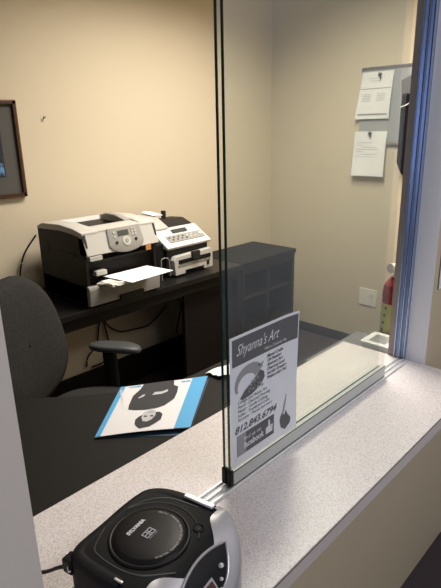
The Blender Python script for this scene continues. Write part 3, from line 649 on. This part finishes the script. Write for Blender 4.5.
# ------------------------------------------------------------------ picture on the back wall, nails
pf = thing('framed_picture', (0.965, 2.488, 1.219), 'wood framed blue picture in a grey mat on the back wall', 'picture')
px0, px1, pz0, pz1, fw = 0.70, 1.228, 1.219, 1.667, 0.020
for nm, (x0, x1, z0, z1) in dict(a=(px0, px1, pz0, pz0+fw), b=(px0, px1, pz1-fw, pz1), c=(px0, px0+fw, pz0, pz1), d=(px1-fw, px1, pz0, pz1)).items():
    fr2 = B().box(x0, x1, 2.474, 2.4995, z0, z1, 0.004).obj('frame_rail', 'wood', pf)
    e_ = 0.008
    B().box(x0+(e_ if nm != 'd' else 0.001), x1-(e_ if nm != 'c' else 0.001), 2.4725, 2.476, z0+(e_ if nm != 'b' else 0.001), z1-(e_ if nm != 'a' else 0.001)).obj('inner_lip', 'wooddark', fr2)
B().box(px0+fw, px1-fw, 2.488, 2.4995, pz0+fw, pz1-fw).obj('mat_board', 'matboard', pf)
B().box(px0+0.10, px1-0.090, 2.4868, 2.489, pz0+0.100, pz1-0.100).obj('print_border', 'artdark', pf)
B().box(px0+0.106, px1-0.096, 2.4860, 2.488, pz0+0.106, pz0+0.165).obj('print_picture', 'art', pf)
for x, z, s_, lab in ((1.372, 1.587, 1.0, 'dark nail in the back wall beside the framed picture'),):
    nb = B().cyl((x, 2.494, z), (0, -1, 0.3), 0.003*s_, 0.018, 10); nb.cyl((x, 2.486, z+0.003), (0, -1, 0.3), 0.006*s_, 0.003, 12)
    tag(nb.obj('nail', 'brass', origin=(x, 2.4995, z)), lab, 'nail')

# ------------------------------------------------------------------ right office wall: board, notes, outlet, hanging bag
bd = thing('pin_board', (XR, 1.60, 1.40), 'grey wall board with metal rails holding pinned notes', 'board')
B().box(XR-0.016, XR-0.0005, 1.20, 1.772, 1.415, 1.850, 0.002).obj('board_panel', 'board', bd)
B().box(XR-0.0175, XR-0.001, 1.19, 1.775, 1.843, 1.864, 0.003).obj('top_rail', 'metalgrey', bd)
B().box(XR-0.0175, XR-0.001, 1.19, 1.700, 1.400, 1.422, 0.003).obj('bottom_rail', 'alu', bd)
def note(y0, y1, y0b, y1b, z1, z0, lab, name, lines, bend):
    g = B(); n = 10
    def P(i, j, dx=0.0):                           # i 0..1 left to right as seen (high Y to low Y), j 0..1 bottom to top
        yl = y0b+(y0-y0b)*j; yr = y1b+(y1-y1b)*j
        return (XR-0.0171-bend*(1-j)**2-0.010*math.sin(math.pi*j)*i*i-dx, yl+(yr-yl)*i, z0+(z1-z0)*j)
    g.grid([[P(i/n, j/n) for i in range(n+1)] for j in range(n+1)], thick=0.0005)
    o = g.obj('pinned_note', 'paper', origin=(XR-0.02, (y0+y1)/2, z0)); tag(o, lab, 'paper note')
    for nm, m, segs in lines:
        g = B()
        for i0, i1, j0, j1 in segs:
            g.grid([[P(i0+(i1-i0)*a/4, j0, 0.0012) for a in range(5)], [P(i0+(i1-i0)*a/4, j1, 0.0012) for a in range(5)]])
        g.obj(nm, m, o)
    return o
L1 = [('print_lines', 'inklight', [(0.12+0.45*(k % 2), 0.12+0.45*(k % 2)+0.26, 0.52-0.035*(k//2), 0.535-0.035*(k//2)) for k in range(10)]+[(0.3, 0.62, 0.80, 0.815), (0.25, 0.5, 0.86, 0.872)]),
      ('fold_line', 'inkmid', [(0.02, 0.98, 0.640, 0.655)]), ('footer_strip', 'inkmid', [(0.06, 0.94, 0.075, 0.115)])]
n1 = note(1.765, 1.556, 1.801, 1.566, 1.835, 1.560, 'upper white note with dark footer strip pinned to the board', 'n', L1, 0.012)
L2 = [('print_lines', 'inklight', [(0.10, 0.60, 0.740, 0.755), (0.10, 0.32, 0.685, 0.70), (0.28, 0.72, 0.640, 0.655), (0.10, 0.78, 0.590, 0.605), (0.10, 0.30, 0.54, 0.555), (0.24, 0.74, 0.485, 0.50), (0.08, 0.74, 0.43, 0.438)])]
n2 = note(1.799, 1.574, 1.800, 1.572, 1.484, 1.206, 'lower white note with a few printed lines pinned below the board', 'n', L2, 0.022)
for y, z, lab in ((1.642, 1.815, 'dark pushpin clip holding the upper note'), (1.685, 1.470, 'dark pushpin holding the lower note')):
    g = B().cyl((XR-0.024, y, z), (-1, 0, 0), 0.007, 0.012, 12, 0.009); g.cyl((XR-0.031, y, z+0.001), (-1, 0, 0), 0.012, 0.004, 12); g.tube([(XR-0.031, y, z), (XR-0.031, y-0.006, z-0.022)], 0.004, 6)
    tag(g.obj('pushpin', 'ink', origin=(XR-0.02, y, z)), lab, 'pushpin')
hb = thing('hanging_bag', (XR-0.04, 1.40, 1.205), 'black bag hanging on the grey board beside the window casing', 'bag')
B().prism([(1.472, 1.30), (1.440, 1.235), (1.400, 1.205), (1.30, 1.205), (1.30, 1.770), (1.430, 1.770), (1.472, 1.72)], 'x', XR-0.080, XR-0.026, 0.010).obj('body', 'black', hb)
B().prism([(1.470, 1.690), (1.478, 1.770), (1.41, 1.800), (1.32, 1.800), (1.32, 1.690)], 'x', XR-0.086, XR-0.024, 0.008).obj('flap', 'metalgrey', hb)
B().tube([(XR-0.088, 1.465, 1.62), (XR-0.090, 1.415, 1.640), (XR-0.088, 1.37, 1.70)], 0.004, 8, smooth=5).obj('strap', 'ivory', hb)
def plate(name, x, y0, y1, z0, z1, lab, cat, dup):
    o = thing(name, (x, (y0+y1)/2, z0), lab, cat)
    B().box(x-0.006, x-0.0003, y0, y1, z0, z1, 0.002).obj('face_plate', 'ivory', o)
    n = 2
    for k in range(n):
        yc = y0+(y1-y0)*(0.27+0.46*k)
        if k == 1:
            B().box(x-0.0068, x-0.0055, yc-0.017, yc+0.017, z0+0.018, z1-0.018, 0.0004).obj('blank_insert', 'ivory', o)
        else:
            for dz in (0.036, 0.078):
                so = B().cyl((x-0.0065, yc, z0+dz), (-1, 0, 0), 0.016, 0.0012, 20).obj('socket', 'ivory', o)
                g = B(); g.box(x-0.0078, x-0.0070, yc-0.008, yc-0.006, z0+dz-0.002, z0+dz+0.007); g.box(x-0.0078, x-0.0070, yc+0.006, yc+0.008, z0+dz-0.002, z0+dz+0.007); g.cyl((x-0.0074, yc, z0+dz-0.008), (-1, 0, 0), 0.0025, 0.0008, 10)
                g.obj('socket_slot', 'ink', so)
    return o
plate('wall_outlet', XR, 1.570, 1.700, 0.318, 0.438, 'ivory double outlet plate low on the right office wall', 'outlet', True)
# light switch on the lobby wall
sw = thing('light_switch', (1.49, YL, 1.068), 'small beige switch plate on the lobby wall past the window jamb', 'light switch')
B().box(1.455, 1.527, YL-0.006, YL-0.0003, 1.068, 1.185, 0.002).obj('face_plate', 'ivory', sw)
B().box(1.486, 1.496, YL-0.014, YL-0.006, 1.115, 1.137, 0.002).obj('toggle', 'ivory', sw)
B().box(1.4535, 1.456, YL-0.0035, YL-0.0002, 1.0665, 1.1865).obj('plate_gap', 'metalgrey', sw)

# ------------------------------------------------------------------ extinguisher, tub and its cabinet behind the jamb wall
ex = thing('fire_extinguisher', (1.60, 0.717, 0.822), 'small red fire extinguisher with yellow-green label behind the window casing', 'fire extinguisher')
EX, EY = 1.600, 0.717
B().lathe([(0.034, 0.838), (0.042, 0.846), (0.044, 0.86), (0.044, 1.005), (0.039, 1.030), (0.026, 1.048), (0.018, 1.056)], (EX, EY, -0.016), 32).obj('cylinder', 'red', ex)
B().lathe([(0.0446, 0.866), (0.0449, 0.868), (0.0449, 0.966), (0.0446, 0.968)], (EX, EY, -0.016), 32).obj('label_band', 'label', ex)
g = B()
for k in range(4): g.sphere((EX+0.045*math.cos(R(165-4*k)), EY+0.045*math.sin(R(165-4*k)), 0.938-0.026*k), 0.0045, (0.3, 1, 1.3), 10)
g.obj('label_mark', 'ink', ex)
B().lathe([(0.017, 1.052), (0.019, 1.060), (0.015, 1.076), (0.020, 1.082), (0.020, 1.096), (0.010, 1.102)], (EX, EY, -0.016), 20).obj('valve', 'alubright', ex)
B().cyl((EX-0.018, EY+0.014, 1.070), (-1, 0.3, 0), 0.016, 0.012, 20).obj('gauge', 'prwhite', ex)
g = B(); g.tube([(EX-0.01, EY, 1.080), (EX+0.02, EY+0.01, 1.102), (EX+0.07, EY+0.02, 1.106)], 0.006, 8, smooth=4); g.tube([(EX+0.0, EY, 1.074), (EX+0.06, EY+0.015, 1.076)], 0.005, 8); g.obj('handle', 'chrome', ex)
B().box(EX-0.03, EX+0.03, 0.6447, 0.675, 0.90, 1.03, 0.001).obj('wall_bracket', 'metalgrey', ex)
fc = thing('filing_cabinet', (1.68, 0.80, 0), 'dark grey filing cabinet hidden below the white tub', 'cabinet')
B().box(1.440, 1.880, 0.660, 1.000, 0, 0.690, 0.004).obj('body', 'metalgrey', fc)
for z in (0.03, 0.36):
    d_ = B().box(1.455, 1.865, 1.000, 1.014, z, z+0.31, 0.003).obj('drawer', 'metalgrey', fc); B().box(1.60, 1.72, 1.014, 1.030, z+0.24, z+0.255, 0.003).obj('handle', 'alu', d_)
tb = B()
def rr(x0, x1, y0, y1, r, z, n=6):
    out = []
    for cx, cy, a0 in ((x1-r, y1-r, 0), (x0+r, y1-r, 90), (x0+r, y0+r, 180), (x1-r, y0+r, 270)):
        for k in range(n+1): a = R(a0+90*k/n); out.append((cx+r*math.cos(a), cy+r*math.sin(a), z))
    return out
x0, x1, y0, y1, zr = 1.440, 1.543, 0.655, 0.754, 0.853
tb.grid([rr(x0+0.03, x1-0.03, y0+0.03, y1-0.03, 0.006, 0.691)]+[rr(x0+d, x1-d, y0+d, y1-d, 0.006, z) for d, z in ((0.016, 0.691), (0.012, 0.70), (0.004, 0.80), (0.004, zr-0.010), (0.0, zr-0.008), (0.0, zr), (0.019, zr), (0.022, zr-0.010), (0.02, 0.81), (0.03, 0.80), (0.040, 0.799))], closed=True)
tag(tb.obj('plastic_tub', 'white_pl', origin=(1.49, 0.705, 0.691), smooth=50), 'white plastic tub just beyond the far end of the counter', 'tub')

# ------------------------------------------------------------------ lights and world
def area(name, loc, size, power, col, rot, size_y=None):
    l = bpy.data.lights.new(name, 'AREA'); l.shape = 'RECTANGLE'; l.size = size; l.size_y = size_y or size; l.energy = power; l.color = col
    o = bpy.data.objects.new(name, l); C.objects.link(o); o.location = loc; o.rotation_euler = rot; return o
lo = area('office_ceiling_lamp', (2.0, 1.40, CEIL-0.02), 1.1, 54, (1.0, 0.925, 0.82), (0, 0, 0), 0.5); lo.data.spread = R(140)
area('lobby_ceiling_lamp', (1.0, -0.9, CEIL-0.02), 1.1, 24, (1.0, 0.96, 0.97), (0, 0, 0), 0.6)
area('lobby_window_daylight', (-2.48, -1.4, 1.55), 1.7, 30, (0.62, 0.74, 1.0), (0, R(-90), 0), 1.4)
w = bpy.data.worlds.new('World'); bpy.context.scene.world = w; w.use_nodes = True
w.node_tree.nodes['Background'].inputs['Color'].default_value = (0.55, 0.68, 1.0, 1); w.node_tree.nodes['Background'].inputs['Strength'].default_value = 1.0

# ------------------------------------------------------------------ camera
pitch, roll, yaw = R(17.6215), R(-1.1852), R(46.2921)
cp, sp2 = math.cos(pitch), math.sin(pitch)
fwd = Vector((math.sin(yaw)*cp, math.cos(yaw)*cp, -sp2)); rt = Vector((math.cos(yaw), -math.sin(yaw), 0)); up = rt.cross(fwd)
r2 = rt*math.cos(roll)+up*math.sin(roll); u2 = -rt*math.sin(roll)+up*math.cos(roll)
cam = bpy.data.cameras.new('camera'); co = bpy.data.objects.new('camera', cam); C.objects.link(co)
m = Matrix((r2, u2, -fwd)).transposed().to_4x4(); m.translation = (0, 0, EYE); co.matrix_world = m
cam.sensor_fit = 'VERTICAL'; cam.sensor_height = 24; cam.lens = 24*519.14/588; cam.clip_start = 0.02
sc = bpy.context.scene; sc.camera = co
sc.view_settings.view_transform = 'Standard'; sc.view_settings.look = 'None'; sc.view_settings.exposure = 0.0; sc.view_settings.gamma = 1
